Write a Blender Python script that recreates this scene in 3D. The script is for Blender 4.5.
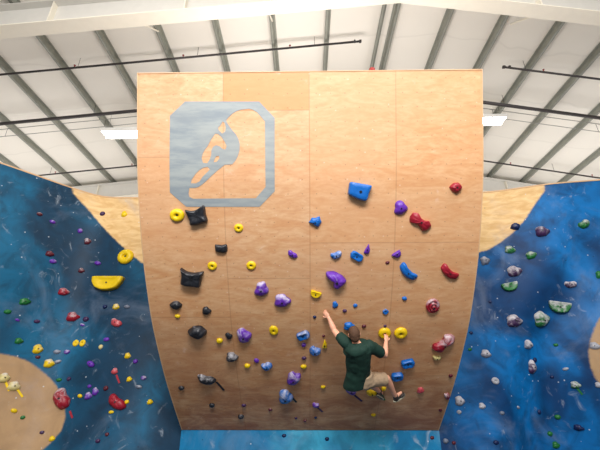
import bpy, bmesh, math, random
from mathutils import Vector, Matrix, noise
from mathutils.geometry import intersect_line_line_2d
random.seed(7)
C = bpy.context.scene.collection
for o in list(bpy.data.objects): bpy.data.objects.remove(o)

# ------------------------------------------------------------------ camera
F = 380.0; PITCH = math.radians(23.2); YAW = math.radians(0.83); EYE = Vector((0, 0, 1.6))
cd = bpy.data.cameras.new('camera'); cam = bpy.data.objects.new('camera', cd); C.objects.link(cam)
cd.sensor_width = 36; cd.lens = F / 600 * 36; cd.clip_end = 200
cam.location = EYE; cam.rotation_euler = (math.pi / 2 + PITCH, 0, YAW)
bpy.context.scene.camera = cam
ROT = cam.rotation_euler.to_matrix()

# ------------------------------------------------------------------ world, lights, exposure
sc = bpy.context.scene
sc.view_settings.view_transform = 'Standard'; sc.view_settings.look = 'None'
sc.view_settings.gamma = 1; sc.view_settings.use_curve_mapping = False
sc.view_settings.exposure = 0.35
w = bpy.data.worlds.new('world'); sc.world = w; w.use_nodes = True
w.node_tree.nodes['Background'].inputs[0].default_value = (1.0, 0.98, 0.95, 1)
w.node_tree.nodes['Background'].inputs[1].default_value = 0.52
def area(loc, rot, sx, sy, e, col=(1, .96, .94)):
    l = bpy.data.lights.new('area_light', 'AREA'); l.shape = 'RECTANGLE'; l.size = sx; l.size_y = sy; l.energy = e; l.color = col
    o = bpy.data.objects.new('area_light', l); C.objects.link(o); o.location = loc; o.rotation_euler = rot
area((-4.0, 0.5, 8.6), (math.radians(30), 0, math.radians(-12)), 2.5, 2.0, 130)
area((4.0, 0.5, 8.6), (math.radians(30), 0, math.radians(12)), 2.5, 2.0, 130)
area((0, -4.0, 7.0), (math.radians(62), 0, 0), 5, 2, 940)
area((-3.5, 2.0, 7.2), (math.radians(180), 0, 0), 3, 3, 70)  # pair of unseen uplights added to brighten the near roof
area((4.5, 2.0, 7.2), (math.radians(180), 0, 0), 3, 3, 70)
area((0, 7.2, 6.3), (math.radians(180), 0, 0), 4.5, 1.8, 190)  # unseen uplight added above the prow to lift the roof past the rafter
# unseen uplights added behind the side walls to brighten the white roof lining
area((-9.5, 11.5, 5.6), (math.radians(180), 0, 0), 7, 5, 170)
area((9.5, 11.5, 5.6), (math.radians(180), 0, 0), 7, 5, 170)

# ------------------------------------------------------------------ helpers
def srgb(r, g, b):
    f = lambda c: (c / 255 / 12.92) if c / 255 <= .04045 else ((c / 255 + .055) / 1.055) ** 2.4
    return (f(r), f(g), f(b), 1)
def ray(px, py):
    return ROT @ Vector(((px - 300) / F, (225 - py) / F, -1))     # length along the axis is one
def at(px, py, zc): return EYE + ray(px, py) * zc

class NT:
    def __init__(s, name):
        s.m = bpy.data.materials.new(name); s.m.use_nodes = True; s.n = s.m.node_tree.nodes; s.l = s.m.node_tree.links
        s.b = s.n['Principled BSDF']
    def new(s, t, **k):
        x = s.n.new(t)
        for a, v in k.items(): setattr(x, a, v)
        return x
    def link(s, a, b): s.l.new(a, b)
    def val(s, sock, v):
        if hasattr(v, 'links') or isinstance(v, bpy.types.NodeSocket): s.link(v, sock)
        else: sock.default_value = v
    def math(s, op, a, b=0.0, c=0.0, clamp=False):
        x = s.new('ShaderNodeMath', operation=op, use_clamp=clamp)
        s.val(x.inputs[0], a); s.val(x.inputs[1], b); s.val(x.inputs[2], c); return x.outputs[0]
    def mix(s, fac, a, b, blend='MIX'):
        x = s.new('ShaderNodeMix', data_type='RGBA', blend_type=blend)
        s.val(x.inputs[0], fac); s.val(x.inputs[6], a); s.val(x.inputs[7], b); return x.outputs[2]
    def sstep(s, v, lo, hi, a=0.0, b=1.0):
        x = s.new('ShaderNodeMapRange', interpolation_type='SMOOTHSTEP')
        s.val(x.inputs[0], v)
        for i, q in enumerate((lo, hi, a, b)): x.inputs[i + 1].default_value = q
        return x.outputs[0]
    def coord(s, kind='Object', scale=(1, 1, 1), uv=None):
        if uv: t = s.new('ShaderNodeUVMap', uv_map=uv).outputs[0]
        else: t = s.new('ShaderNodeTexCoord').outputs[kind]
        mp = s.new('ShaderNodeMapping'); mp.inputs['Scale'].default_value = scale
        s.link(t, mp.inputs[0]); return mp.outputs[0]
    def noise(s, co, scale, detail=3, rough=.5, dist=0):
        x = s.new('ShaderNodeTexNoise'); s.link(co, x.inputs['Vector'])
        x.inputs['Scale'].default_value = scale; x.inputs['Detail'].default_value = detail
        x.inputs['Roughness'].default_value = rough; x.inputs['Distortion'].default_value = dist
        return x.outputs[0]
    def voro(s, co, scale, rnd=1.0):
        x = s.new('ShaderNodeTexVoronoi'); s.link(co, x.inputs['Vector']); x.inputs['Scale'].default_value = scale
        x.inputs['Randomness'].default_value = rnd; return x.outputs['Distance']
    def bump(s, h, strength, dist=.01):
        x = s.new('ShaderNodeBump'); x.inputs['Strength'].default_value = strength; x.inputs['Distance'].default_value = dist
        s.link(h, x.inputs['Height']); s.link(x.outputs[0], s.b.inputs['Normal'])
    def out(s, col, rough=.5, metal=0.0, spec=None):
        s.val(s.b.inputs['Base Color'], col); s.val(s.b.inputs['Roughness'], rough); s.b.inputs['Metallic'].default_value = metal
        if spec is not None: s.b.inputs['Specular IOR Level'].default_value = spec
        return s.m

def simple(name, col, rough=.5, metal=0.0, var=.12, scale=6, spec=None):
    t = NT(name); n = t.noise(t.coord(), scale)
    dark = tuple(c * (1 - var) for c in col[:3]) + (1,); lite = tuple(min(1, c * (1 + var)) for c in col[:3]) + (1,)
    return t.out(t.mix(n, dark, lite), rough, metal, spec)

def tag(o, label=None, cat=None, group=None, kind=None):
    if label: o['label'] = label
    if cat: o['category'] = cat
    if group: o['group'] = group
    if kind: o['kind'] = kind
    return o
def empty(name, loc):
    o = bpy.data.objects.new(name, None); C.objects.link(o); o.location = loc; o.empty_display_size = .1; return o
def link(name, me, mat, parent=None, loc=None, rotm=None):
    o = bpy.data.objects.new(name, me); C.objects.link(o)
    if mat: me.materials.append(mat)
    if parent is not None:
        o.parent = parent
        bpy.context.view_layer.update()
        if loc is None: o.matrix_parent_inverse = parent.matrix_world.inverted()
    return o
def tomesh(bm, smooth=False):
    me = bpy.data.meshes.new('mesh'); bmesh.ops.recalc_face_normals(bm, faces=bm.faces)
    bm.to_mesh(me); bm.free()
    if smooth:
        for p in me.polygons: p.use_smooth = True
    return me
def obj(name, bm, mat, parent=None, smooth=False):
    """bm in world coordinates, parent keeps place"""
    return link(name, tomesh(bm, smooth), mat, parent)
def rebase(o, loc):
    """move origin to loc, geometry stays"""
    loc = Vector(loc); o.data.transform(Matrix.Translation(-loc)); o.location = loc; return o
def hexa(bm, p):
    v = [bm.verts.new(q) for q in p]
    for f in ((0, 1, 2, 3), (7, 6, 5, 4), (0, 4, 5, 1), (1, 5, 6, 2), (2, 6, 7, 3), (3, 7, 4, 0)): bm.faces.new([v[i] for i in f])
def box(bm, a, b):
    (x0, y0, z0), (x1, y1, z1) = a, b
    hexa(bm, [(x0, y0, z0), (x1, y0, z0), (x1, y1, z0), (x0, y1, z0), (x0, y0, z1), (x1, y0, z1), (x1, y1, z1), (x0, y1, z1)])
def tube(bm, a, b, r0, r1=None, n=10, caps=True):
    a = Vector(a); b = Vector(b); r1 = r0 if r1 is None else r1
    d = (b - a).normalized(); u = d.orthogonal().normalized(); v = d.cross(u)
    A = []; B = []
    for i in range(n):
        t = 2 * math.pi * i / n; k = u * math.cos(t) + v * math.sin(t)
        A.append(bm.verts.new(a + k * r0)); B.append(bm.verts.new(b + k * r1))
    for i in range(n): bm.faces.new((A[i], A[(i + 1) % n], B[(i + 1) % n], B[i]))
    if caps: bm.faces.new(A[::-1]); bm.faces.new(B)

# ------------------------------------------------------------------ climbing surfaces (shape functions)
PW = 4.87; PX0 = 0.065                                    # plywood prow: width, centre
prof_px = [(72, 344), (120, 344.5), (170, 345), (205, 342), (250, 336), (290, 326), (320, 317), (345, 306), (385, 286), (430, 256)]
ctrl = []
for y, wd in prof_px:
    p = at(306, y, F * PW / wd); ctrl.append((p.y, p.z))
def cr(p0, p1, p2, p3, t):
    return tuple(.5 * (2 * b + (c - a) * t + (2 * a - 5 * b + 4 * c - d) * t * t + (3 * b - a - 3 * c + d) * t ** 3) for a, b, c, d in zip(p0, p1, p2, p3))
PR = []
for i in range(len(ctrl) - 1):
    p0 = ctrl[max(0, i - 1)]; p3 = ctrl[min(len(ctrl) - 1, i + 2)]
    for k in range(10): PR.append(cr(p0, ctrl[i], ctrl[i + 1], p3, k / 10))
PR.append(ctrl[-1])
for _ in range(25): PR = [PR[0]] + [((PR[i-1][0] + 2*PR[i][0] + PR[i+1][0]) / 4, (PR[i-1][1] + 2*PR[i][1] + PR[i+1][1]) / 4) for i in range(1, len(PR) - 1)] + [PR[-1]]
S = [0.0]
for i in range(1, len(PR)): S.append(S[-1] + math.dist(PR[i], PR[i - 1]))
SL = S[-1]
def prow(x, s, off=0.0):
    i = 0
    while i < len(S) - 2 and S[i + 1] < s: i += 1
    t = (s - S[i]) / (S[i + 1] - S[i]); a, b = PR[i], PR[i + 1]
    y = a[0] + (b[0] - a[0]) * t; z = a[1] + (b[1] - a[1]) * t
    n = prow_n(s)
    return Vector((x, y, z)) + n * off
def prow_n(s):
    def tg(i):
        i = max(1, min(len(PR) - 2, i)); return Vector((0, PR[i + 1][0] - PR[i - 1][0], PR[i + 1][1] - PR[i - 1][1])).normalized()
    i = 0
    while i < len(S) - 2 and S[i + 1] < s: i += 1
    d = tg(i).lerp(tg(i + 1), min(1, max(0, (s - S[i]) / (S[i + 1] - S[i])))).normalized()      # down along surface
    return Vector((0, d.z, -d.y)) if d.z < 0 and False else Vector((0, d.z, -d.y))
def hit_prow(px, py):
    d = ray(px, py); best = None
    for i in range(len(PR) - 1):
        (y0, z0), (y1, z1) = PR[i], PR[i + 1]
        # EYE + d t
        den = d.y * (z1 - z0) - d.z * (y1 - y0)
        if abs(den) < 1e-9: continue
        u = ((EYE.z - z0) * d.y - (EYE.y - y0) * d.z) / den
        t = (y0 + u * (y1 - y0)) / d.y
        if -1e-6 <= u <= 1 + 1e-6 and t > 0 and (best is None or t < best[0]): best = (t, S[i] + u * (S[i + 1] - S[i]))
    if best is None: return None
    t, s = best; return d.x * t, s, t

def lerp_tab(tab, x):
    if x <= tab[0][0]:
        a, b = tab[0], tab[1]
    elif x >= tab[-1][0]:
        a, b = tab[-2], tab[-1]
    else:
        for a, b in zip(tab, tab[1:]):
            if a[0] <= x <= b[0]: break
    return a[1] + (b[1] - a[1]) * (x - a[0]) / (b[0] - a[0])
def smooth_tab(tab, x, w=.22):
    return sum(lerp_tab(tab, x + k * w / 3) for k in range(-3, 4)) / 7
LTAB = [(-8.2, 4.9), (-6.38, 6.93), (-5.3, 8.3), (-5.05, 8.48), (-2.0, 8.5)]
RTAB = [(2.0, 8.35), (4.5, 8.3), (5.8, 7.87), (7.0, 7.70), (8.6, 7.3)]
WTOP = 5.98
def FL(x, z):
    c = smooth_tab([(-1, .75), (0, .62), (1.6, .25), (3.0, .06), (4.2, .20), (6.2, .0)], z, .5)
    g = math.exp(-((x + 4.2) / 1.6) ** 2)
    fold = .45 * g * smooth_tab([(-1, .0), (1.0, .0), (2.2, .55), (3.2, .1), (6, 0)], z, .5)
    return smooth_tab(LTAB, x) - c * min(1, max(0, (-2.3 - x) / 1.2)) - fold * .6
def FR(x, z):
    base = smooth_tab(RTAB, x)
    # fold: a facet turned to the right and down, then an easy slope back
    xc = lerp_tab([(0, 4.45), (.9, 4.5), (2.6, 4.75), (3.9, 5.5), (5, 6.1), (6, 6.5)], z); hw = lerp_tab([(0, .75), (.9, .6), (2.6, .34), (3.9, .28), (6, .25)], z)
    H = lerp_tab([(0, .95), (.9, .85), (2.6, .52), (3.9, .22), (5, .06), (5.6, 0), (6, 0)], z)
    q = (x - xc + hw) / (2 * hw); c = H * (0 if q < 0 else q if q < 1 else max(0, 1 - (x - xc - hw) / 1.7))
    bulge = .22 * math.exp(-((x - 5.9) / .7) ** 2) * math.exp(-((z - 1.9) / 1.1) ** 2)
    r = .18 * math.exp(-((x - 4.9) / .6) ** 2) * max(0, min(1, (4.9 - z) / 2.0))
    k = min(1, max(0, (x - 2.45) / .8))
    return base + c * k - bulge * k
def grid_smooth(Fn, x0, x1, z0, z1, st):
    nx = int(round((x1 - x0) / st)); nz = int(round((z1 - z0) / st))
    G = [[Fn(x0 + i * (x1 - x0) / nx, z0 + j * (z1 - z0) / nz) for j in range(nz + 1)] for i in range(nx + 1)]
    for _ in range(10):
        G = [[(G[max(0, i-1)][j] + G[min(nx, i+1)][j] + G[i][max(0, j-1)] + G[i][min(nz, j+1)] + 2 * G[i][j]) / 6 for j in range(nz + 1)] for i in range(nx + 1)]
    def f(x, z):
        a = min(nx - 1e-6, max(0, (x - x0) / (x1 - x0) * nx)); b = min(nz - 1e-6, max(0, (z - z0) / (z1 - z0) * nz))
        i = int(a); j = int(b); a -= i; b -= j
        return (G[i][j] * (1-a) + G[i+1][j] * a) * (1-b) + (G[i][j+1] * (1-a) + G[i+1][j+1] * a) * b
    return f, nx, nz
LB = (-8.2, -2.3, 0.0, WTOP); RB = (2.42, 8.6, 0.0, WTOP)
GL, nxl, nzl = grid_smooth(FL, *LB, .1)
GR, nxr, nzr = grid_smooth(FR, *RB, .1)
def hit_side(px, py, G):
    d = ray(px, py); t = 4.0
    while t < 16:
        p = EYE + d * t
        if p.y >= G(p.x, p.z):
            a, b = t - .05, t
            for _ in range(20):
                m = (a + b) / 2; p = EYE + d * m
                if p.y >= G(p.x, p.z): b = m
                else: a = m
            return EYE + d * b, b
        t += .05
    return None
KY = PR[-1][0] + .02; KZ = PR[-1][1]
def surface(px, py):
    """what a pixel of the photo shows: returns position, normal, distance along axis"""
    h = hit_prow(px, py)
    if h and abs(h[0] - PX0) < PW / 2 + .01: return prow(h[0], h[1]), prow_n(h[1]), h[2]
    d = ray(px, py)
    if px > 190 and px < 440:
        t = KY / d.y; return EYE + d * t, Vector((0, -1, 0)), t
    if px >= 440 and py > 428 and px < 462:
        pass
    G = GL if px < 300 else GR
    p, t = hit_side(px, py, G); e = .03
    n = Vector(((G(p.x + e, p.z) - G(p.x - e, p.z)) / (2 * e), -1, (G(p.x, p.z + e) - G(p.x, p.z - e)) / (2 * e))).normalized()
    return p, n, t

# ------------------------------------------------------------------ materials of the place
def mat_ply(name, tint=(1, 1, 1), seams=True):
    t = NT(name)
    co = t.coord(uv='surf')
    st = t.coord(uv='surf', scale=(1.0, 3.2, 1))
    n1 = t.noise(st, 2.2, 6, .62, 1.2); n2 = t.noise(st, 9, 5, .7, .4); n3 = t.noise(co, .45, 2)
    col = t.mix(t.sstep(n1, .3, .7), srgb(208, 156, 108), srgb(226, 189, 146))
    col = t.mix(t.sstep(n2, .35, .75, 0, .45), col, srgb(190, 122, 80))
    col = t.mix(t.sstep(n3, .35, .65, 0, .35), col, srgb(222, 174, 136))
    if seams:
        sh = t.new('ShaderNodeUVMap', uv_map='sheet').outputs[0]
        sp = t.new('ShaderNodeSeparateXYZ'); t.link(sh, sp.inputs[0])
        # every sheet its own tone
        fl = t.new('ShaderNodeVectorMath', operation='FLOOR'); t.link(sh, fl.inputs[0])
        wn = t.new('ShaderNodeTexWhiteNoise', noise_dimensions='2D'); t.link(fl.outputs[0], wn.inputs['Vector'])
        col = t.mix(t.math('MULTIPLY', wn.outputs[0], .25), col, srgb(222, 160, 100))
        s1 = t.math('MULTIPLY', t.math('COMPARE', sp.outputs[0], 1.5, .5), t.math('LESS_THAN', sp.outputs[1], 7.0))
        col = t.mix(t.math('MULTIPLY', s1, .75), col, srgb(220, 148, 92))
        m = None
        for i, k, wd in ((0, 1.22, .008), (1, 2.44, .008)):
            f = t.math('FRACT', sp.outputs[i]); g = t.math('MULTIPLY', t.math('MINIMUM', f, t.math('SUBTRACT', 1.0, f)), k)
            q = t.math('LESS_THAN', g, wd)
            m = q if m is None else t.math('MAXIMUM', m, q)
        col = t.mix(t.math('MULTIPLY', m, .28), col, srgb(150, 98, 60))
        # rows of bolt holes
        sc_ = t.new('ShaderNodeSeparateXYZ'); t.link(co, sc_.inputs[0])
        d2 = None
        for i in (0, 1):
            f = t.math('SUBTRACT', t.math('FRACT', t.math('MULTIPLY', sc_.outputs[i], 1 / .203)), .5)
            f = t.math('MULTIPLY', f, f); d2 = f if d2 is None else t.math('ADD', d2, f)
        col = t.mix(t.math('MULTIPLY', t.math('LESS_THAN', d2, .0016), .4), col, srgb(110, 70, 45))
        # chalk smears, and rubber scuffs that also paint in the shade lower down
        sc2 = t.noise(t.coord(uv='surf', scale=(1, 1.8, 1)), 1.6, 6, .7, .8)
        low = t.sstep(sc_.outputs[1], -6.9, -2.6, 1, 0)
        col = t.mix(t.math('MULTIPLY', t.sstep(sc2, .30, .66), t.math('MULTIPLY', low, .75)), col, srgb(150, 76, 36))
        ch = t.noise(t.coord(uv='surf', scale=(1, 1.6, 1)), 2.7, 5, .6, 1.0)
        col = t.mix(t.sstep(ch, .64, .8, 0, .45), col, srgb(235, 215, 200))
        sp2 = t.voro(co, 7); col = t.mix(t.sstep(sp2, .05, .09, .4, 0), col, srgb(240, 225, 205))
    if tint != (1, 1, 1): col = t.mix(1.0, col, tint + (1,), 'MULTIPLY')
    t.bump(n2, .15, .004)
    return t.out(col, .55)
def mat_paint(name, deep, lite, bare=True):
    t = NT(name); co = t.coord()
    big = t.noise(co, .55, 3, .5, .6); mid = t.noise(co, 2.4, 5, .6, .8); fine = t.noise(co, 14, 4, .7)
    col = t.mix(t.sstep(big, .40, .62), deep, lite)  # random two-blue patches, contrast raised to stand in for shade of the folds
    col = t.mix(t.sstep(mid, .38, .72, 0, .55), col, tuple(c * .4 for c in deep[:3]) + (1,))
    # bare wood shapes left in the mural
    at_ = t.new('ShaderNodeAttribute', attribute_name='bare'); d = at_.outputs['Fac']
    d = t.math('ADD', d, t.math('MULTIPLY', t.math('SUBTRACT', fine, .5), .05))
    wood = t.mix(t.sstep(t.noise(t.coord(scale=(1, 1, 3)), 2.5, 5, .6, .8), .3, .7), srgb(214, 172, 112), srgb(236, 204, 150))
    b2 = t.new('ShaderNodeAttribute', attribute_name='shaded_wood').outputs['Fac']  # blobs coloured darker for the dimmer light low on the walls
    wood = t.mix(t.sstep(b2, -.2, -.1), wood, t.mix(mid, srgb(150, 120, 88), srgb(198, 164, 122)))
    if bare: col = t.mix(t.sstep(d, -.02, .03), col, wood)
    # chalk smears and specks
    hz = t.noise(co, .8, 6, .62, .8); col = t.mix(t.sstep(hz, .5, .76, 0, .3), col, srgb(150, 165, 190))
    ch = t.noise(co, 3.1, 5, .62, 1.5)
    col = t.mix(t.sstep(ch, .60, .82, 0, .5), col, srgb(200, 212, 225))
    v = t.voro(co, 4.2); col = t.mix(t.sstep(v, .035, .07, .7, 0), col, srgb(215, 225, 235))
    v2 = t.voro(co, 2.9); col = t.mix(t.sstep(v2, .03, .05, .6, 0), col, srgb(8, 30, 60))
    t.bump(mid, .08, .01)
    return t.out(col, .55, 0, .3)
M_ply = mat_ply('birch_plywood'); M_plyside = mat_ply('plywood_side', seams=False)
M_left = mat_paint('blue_mural_left', srgb(0, 54, 84), srgb(2, 98, 138))
M_right = mat_paint('blue_mural_right', srgb(0, 60, 112), srgb(0, 114, 188))
M_kick = mat_paint('blue_kickboard', srgb(10, 125, 180), srgb(60, 175, 215), False)
M_edge = simple('cut_plywood_edge', srgb(214, 176, 134), .6)
def mat_lining():
    t = NT('white_roof_lining'); co = t.coord(scale=(1, 1, 1))
    s = t.new('ShaderNodeSeparateXYZ'); t.link(t.new('ShaderNodeTexCoord').outputs['Object'], s.inputs[0])
    n = t.noise(co, .5, 3); sh = t.math('ADD', s.outputs[1], t.math('MULTIPLY', n, 1.2))
    f = t.math('ABSOLUTE', t.math('SUBTRACT', t.math('FRACT', t.math('MULTIPLY', sh, 1 / 1.9)), .5))
    col = t.mix(t.sstep(f, 0, .03, .16, 0), srgb(234, 230, 220), srgb(178, 174, 164))
    col = t.mix(t.sstep(n, .3, .7, 0, .25), col, srgb(224, 220, 210))
    t.bump(t.math('ADD', f, n), .3, .08)
    return t.out(col, .7)
M_lining = mat_lining()
M_purlin = simple('galvanised_purlin', srgb(146, 148, 138), .5, .1, .25, 3)
M_cream = simple('cream_painted_steel', srgb(232, 226, 210), .5, 0, .05)
M_web = simple('grey_primed_steel', srgb(205, 203, 196), .5, 0, .06)
M_pipe = simple('black_pipe', srgb(62, 58, 58), .5, .3)
M_cable = simple('grey_conduit', srgb(150, 150, 145), .5, .3)
M_wallw = simple('white_wall_panel', srgb(235, 232, 226), .6, 0, .04, 2)
M_mat = simple('crash_mat_vinyl', srgb(62, 70, 80), .6, 0, .08, 2)
M_redcap = simple('red_plastic', srgb(150, 40, 35), .4)

# ------------------------------------------------------------------ hall: floor, outer walls, roof
XR = 2.33; ZR = 1.6 + 9.50; SLL, SLR = .11, .19
XA, XB = -15.0, 17.0; YA, YB = -10.0, 14.75
def roofz(x): return ZR - (SLL * (XR - x) if x < XR else SLR * (x - XR))
bm = bmesh.new(); box(bm, (XA, YA, -.3), (XB, YB, 0)); tag(obj('floor', bm, M_mat), kind='structure')
bm = bmesh.new()
for a, b in ((XA, XR), (XR, XB)):
    za, zb = roofz(a), roofz(b)
    hexa(bm, [(a, YA, za), (b, YA, zb), (b, YB, zb), (a, YB, za), (a, YA, za + .15), (b, YA, zb + .15), (b, YB, zb + .15), (a, YB, za + .15)])
tag(obj('ceiling', bm, M_lining), kind='structure')
bm = bmesh.new(); hexa(bm, [(XA, YB, 0), (XB, YB, 0), (XB, YB + .2, 0), (XA, YB + .2, 0), (XA, YB, ZR + .1), (XB, YB, ZR + .1), (XB, YB + .2, ZR + .1), (XA, YB + .2, ZR + .1)])
tag(obj('wall_back', bm, M_wallw), kind='structure')
bm = bmesh.new(); box(bm, (XA - .2, YA, 0), (XA, YB, roofz(XA))); tag(obj('wall_left', bm, M_wallw), kind='structure')
bm = bmesh.new(); box(bm, (XB, YA, 0), (XB + .2, YB, roofz(XB))); tag(obj('wall_right', bm, M_wallw), kind='structure')

def purlin(x, label, group='roof purlins'):
    z = roofz(x); s = -1 if x < XR else 1
    bm = bmesh.new(); h = .17; fw = .07; t = .012
    # Z section: web, upper and lower flange with lips
    box(bm, (x - t / 2, 4.6, z - h), (x + t / 2, YB - .02, z - .002))
    box(bm, (x, 4.6, z - h), (x + s * fw, YB - .02, z - h + t)); box(bm, (x, 4.6, z - .002 - t), (x - s * fw, YB - .02, z - .004))
    box(bm, (x + s * fw - t / 2, 4.6, z - h), (x + s * fw + t / 2, YB - .02, z - h + .03))
    o = obj('roof_purlin', bm, M_purlin); rebase(o, (x, YB, z)); tag(o, label, 'beam', group); return o
words = ['first', 'second', 'third', 'fourth', 'fifth', 'sixth', 'seventh', 'eighth', 'ninth', 'tenth', 'eleventh']
for k in range(10):
    purlin(XR - .17 - 1.5 * k, f'grey steel roof purlin, {words[k]} to the left counting from the roof ridge')
for k in range(10):
    purlin(XR + .15 + 1.36 * k, f'grey steel roof purlin, {words[k]} to the right counting from the roof ridge')

def rafter(y, label, depth=.72, fl=.34):
    root = empty('roof_rafter', (XR, y, roofz(XR) - .21 - depth)); tag(root, label, 'beam', 'portal frame rafters')
    bw, bf, bt = bmesh.new(), bmesh.new(), bmesh.new()
    for a, b in ((XA + .05, XR), (XR, XB - .05)):
        za, zb = roofz(a) - .22, roofz(b) - .22
        def slab(bm, y0, y1, d0, d1): hexa(bm, [(a, y0, za - d1), (b, y0, zb - d1), (b, y1, zb - d1), (a, y1, za - d1), (a, y0, za - d0), (b, y0, zb - d0), (b, y1, zb - d0), (a, y1, za - d0)])
        slab(bw, y - .01, y + .01, .02, depth - .025); slab(bf, y - fl / 2, y + fl / 2, depth - .025, depth); slab(bt, y - fl / 2, y + fl / 2, 0, .02)
    obj('web_plate', bw, M_web, root); obj('bottom_flange', bf, M_cream, root); obj('top_flange', bt, M_web, root)
    for x in (XR - 8.2, XR - 5.1, XR - 3.1, XR, XR + 3.1, XR + 6.2, XR + 9.3, XR - 11.2):
        b = bmesh.new(); z = roofz(x) - .22; box(b, (x - .012, y - fl / 2 + .02, z - depth + .03), (x + .012, y - .011, z - .03)); obj('stiffener', b, M_cream, root)
    for x, s in ((XR - .17 - 6, 1), (XR - .17 - 3 , 1), (XR + .17 + 2.9, 1), (XR + .17 + 5.8, 1)):
        b = bmesh.new(); z = roofz(x)
        tube(b, (x, y + .12, z - .22 - depth + .03), (x, y + .95, z - .17), .022, n=6)
        tag(obj('flange_brace', b, M_cream, root), 'cream diagonal brace up to a purlin')
    return root
rafter(6.2, 'cream steel rafter spanning overhead in front, along the top of the picture')
rafter(14.35, 'cream steel rafter at the far end wall, behind the climbing walls')

def pipe_run(y, x0, x1, drop, r, label, mat=M_pipe, cap0=False, cap1=False, group='sprinkler pipes under the roof', name='sprinkler_pipe', heads=True):
    xm = (x0 + x1) / 2; root = empty(name, (xm, y, roofz(xm) - drop)); tag(root, label, 'pipe', group)
    bm = bmesh.new(); pts = [x0] + ([XR] if x0 < XR < x1 else []) + [x1]
    for a, b in zip(pts, pts[1:]): tube(bm, (a, y, roofz(a) - drop), (b, y, roofz(b) - drop), r, n=10)
    obj('pipe', bm, mat, root, True)
    for xx, c in ((x0, cap0), (x1, cap1)):
        if c:
            b = bmesh.new(); z = roofz(xx) - drop; tube(b, (xx - .03, y, z), (xx + .03, y, z), r * 1.6, n=10)
            obj('end_cap', b, mat, root); b = bmesh.new(); tube(b, (xx + (.14 if c and xx == x0 else -.14), y, z), (xx + (.18 if xx == x0 else -.18), y, z), r * 1.6, n=10); obj('coupling', b, mat, root)
    if heads:
        x = x0 + 1.1
        while x < x1 - .4:
            b = bmesh.new(); z = roofz(x) - drop; tube(b, (x, y, z), (x, y, z + .09), .014, n=6); tube(b, (x, y, z + .09), (x, y, z + .1), .03, n=8)
            obj('sprinkler_head', b, M_redcap, root); x += 3.0
    x = x0 + .6
    while x < x1:
        b = bmesh.new(); z = roofz(x) - drop; tube(b, (x, y, z + r), (x, y, roofz(x) - .01), .006, n=5); obj('hanger_rod', b, M_pipe, root); x += 3.3
    return root
pipe_run(7.9, -13.5, 1.6, .36, .03, 'thin black sprinkler pipe ending in a capped tip left of the ridge', cap1=True)
pipe_run(8.35, 5.75, 14, .36, .03, 'thin black sprinkler pipe starting from a capped tip right of the ridge', cap0=True)
pipe_run(9.75, -14, 14.5, .42, .055, 'thick black sprinkler main crossing the whole roof', heads=False)
pipe_run(12.9, -14, 14.5, .36, .03, 'thin dark pipe nearest the far rafter, just over the blue walls')
pipe_run(10.1, -14, 14.5, .34, .012, 'thin grey conduit just behind the thick black main', M_cable, name='conduit', group='conduits under the roof', heads=False)
pipe_run(10.45, -14, 14.5, .34, .012, 'thin grey conduit, the rearmost of the two behind the thick main', M_cable, name='conduit', group='conduits under the roof', heads=False)

M_lampon = NT('lit_tube'); M_lampon.b.inputs['Emission Color'].default_value = (1, .98, .92, 1); M_lampon.b.inputs['Emission Strength'].default_value = 14; M_lampon = M_lampon.out((1, 1, 1, 1), .4)
M_lampbody = simple('white_enamel', srgb(235, 235, 230), .4)
def highbay(x, y, z, label):
    root = empty('high_bay_light', (x, y, z)); tag(root, label, 'lamp', 'high bay lights')
    b = bmesh.new(); box(b, (x - .62, y - .2, z + .03), (x + .62, y + .2, z + .1)); box(b, (x - .62, y - .24, z - .03), (x + .62, y - .2, z + .08)); box(b, (x - .62, y + .2, z - .03), (x + .62, y + .24, z + .08))
    obj('housing', b, M_lampbody, root)
    for k in range(4):
        b = bmesh.new(); yy = y - .15 + .1 * k; tube(b, (x - .6, yy, z + .0), (x + .6, yy, z + .0), .024, n=8); obj('fluorescent_tube', b, M_lampon, root)
    for s in (-.5, .5):
        b = bmesh.new(); tube(b, (x + s, y, z + .1), (x + s, y, roofz(x + s) - .01), .006, n=5); obj('hanger_wire', b, M_cable, root)
highbay(-5.95, 10.15, 1.6 + 7.62, 'lit white high bay lamp hanging left of the plywood wall')
highbay(5.9, 10.15, 1.6 + 8.02, 'lit white high bay lamp hanging right of the plywood wall')

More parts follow.
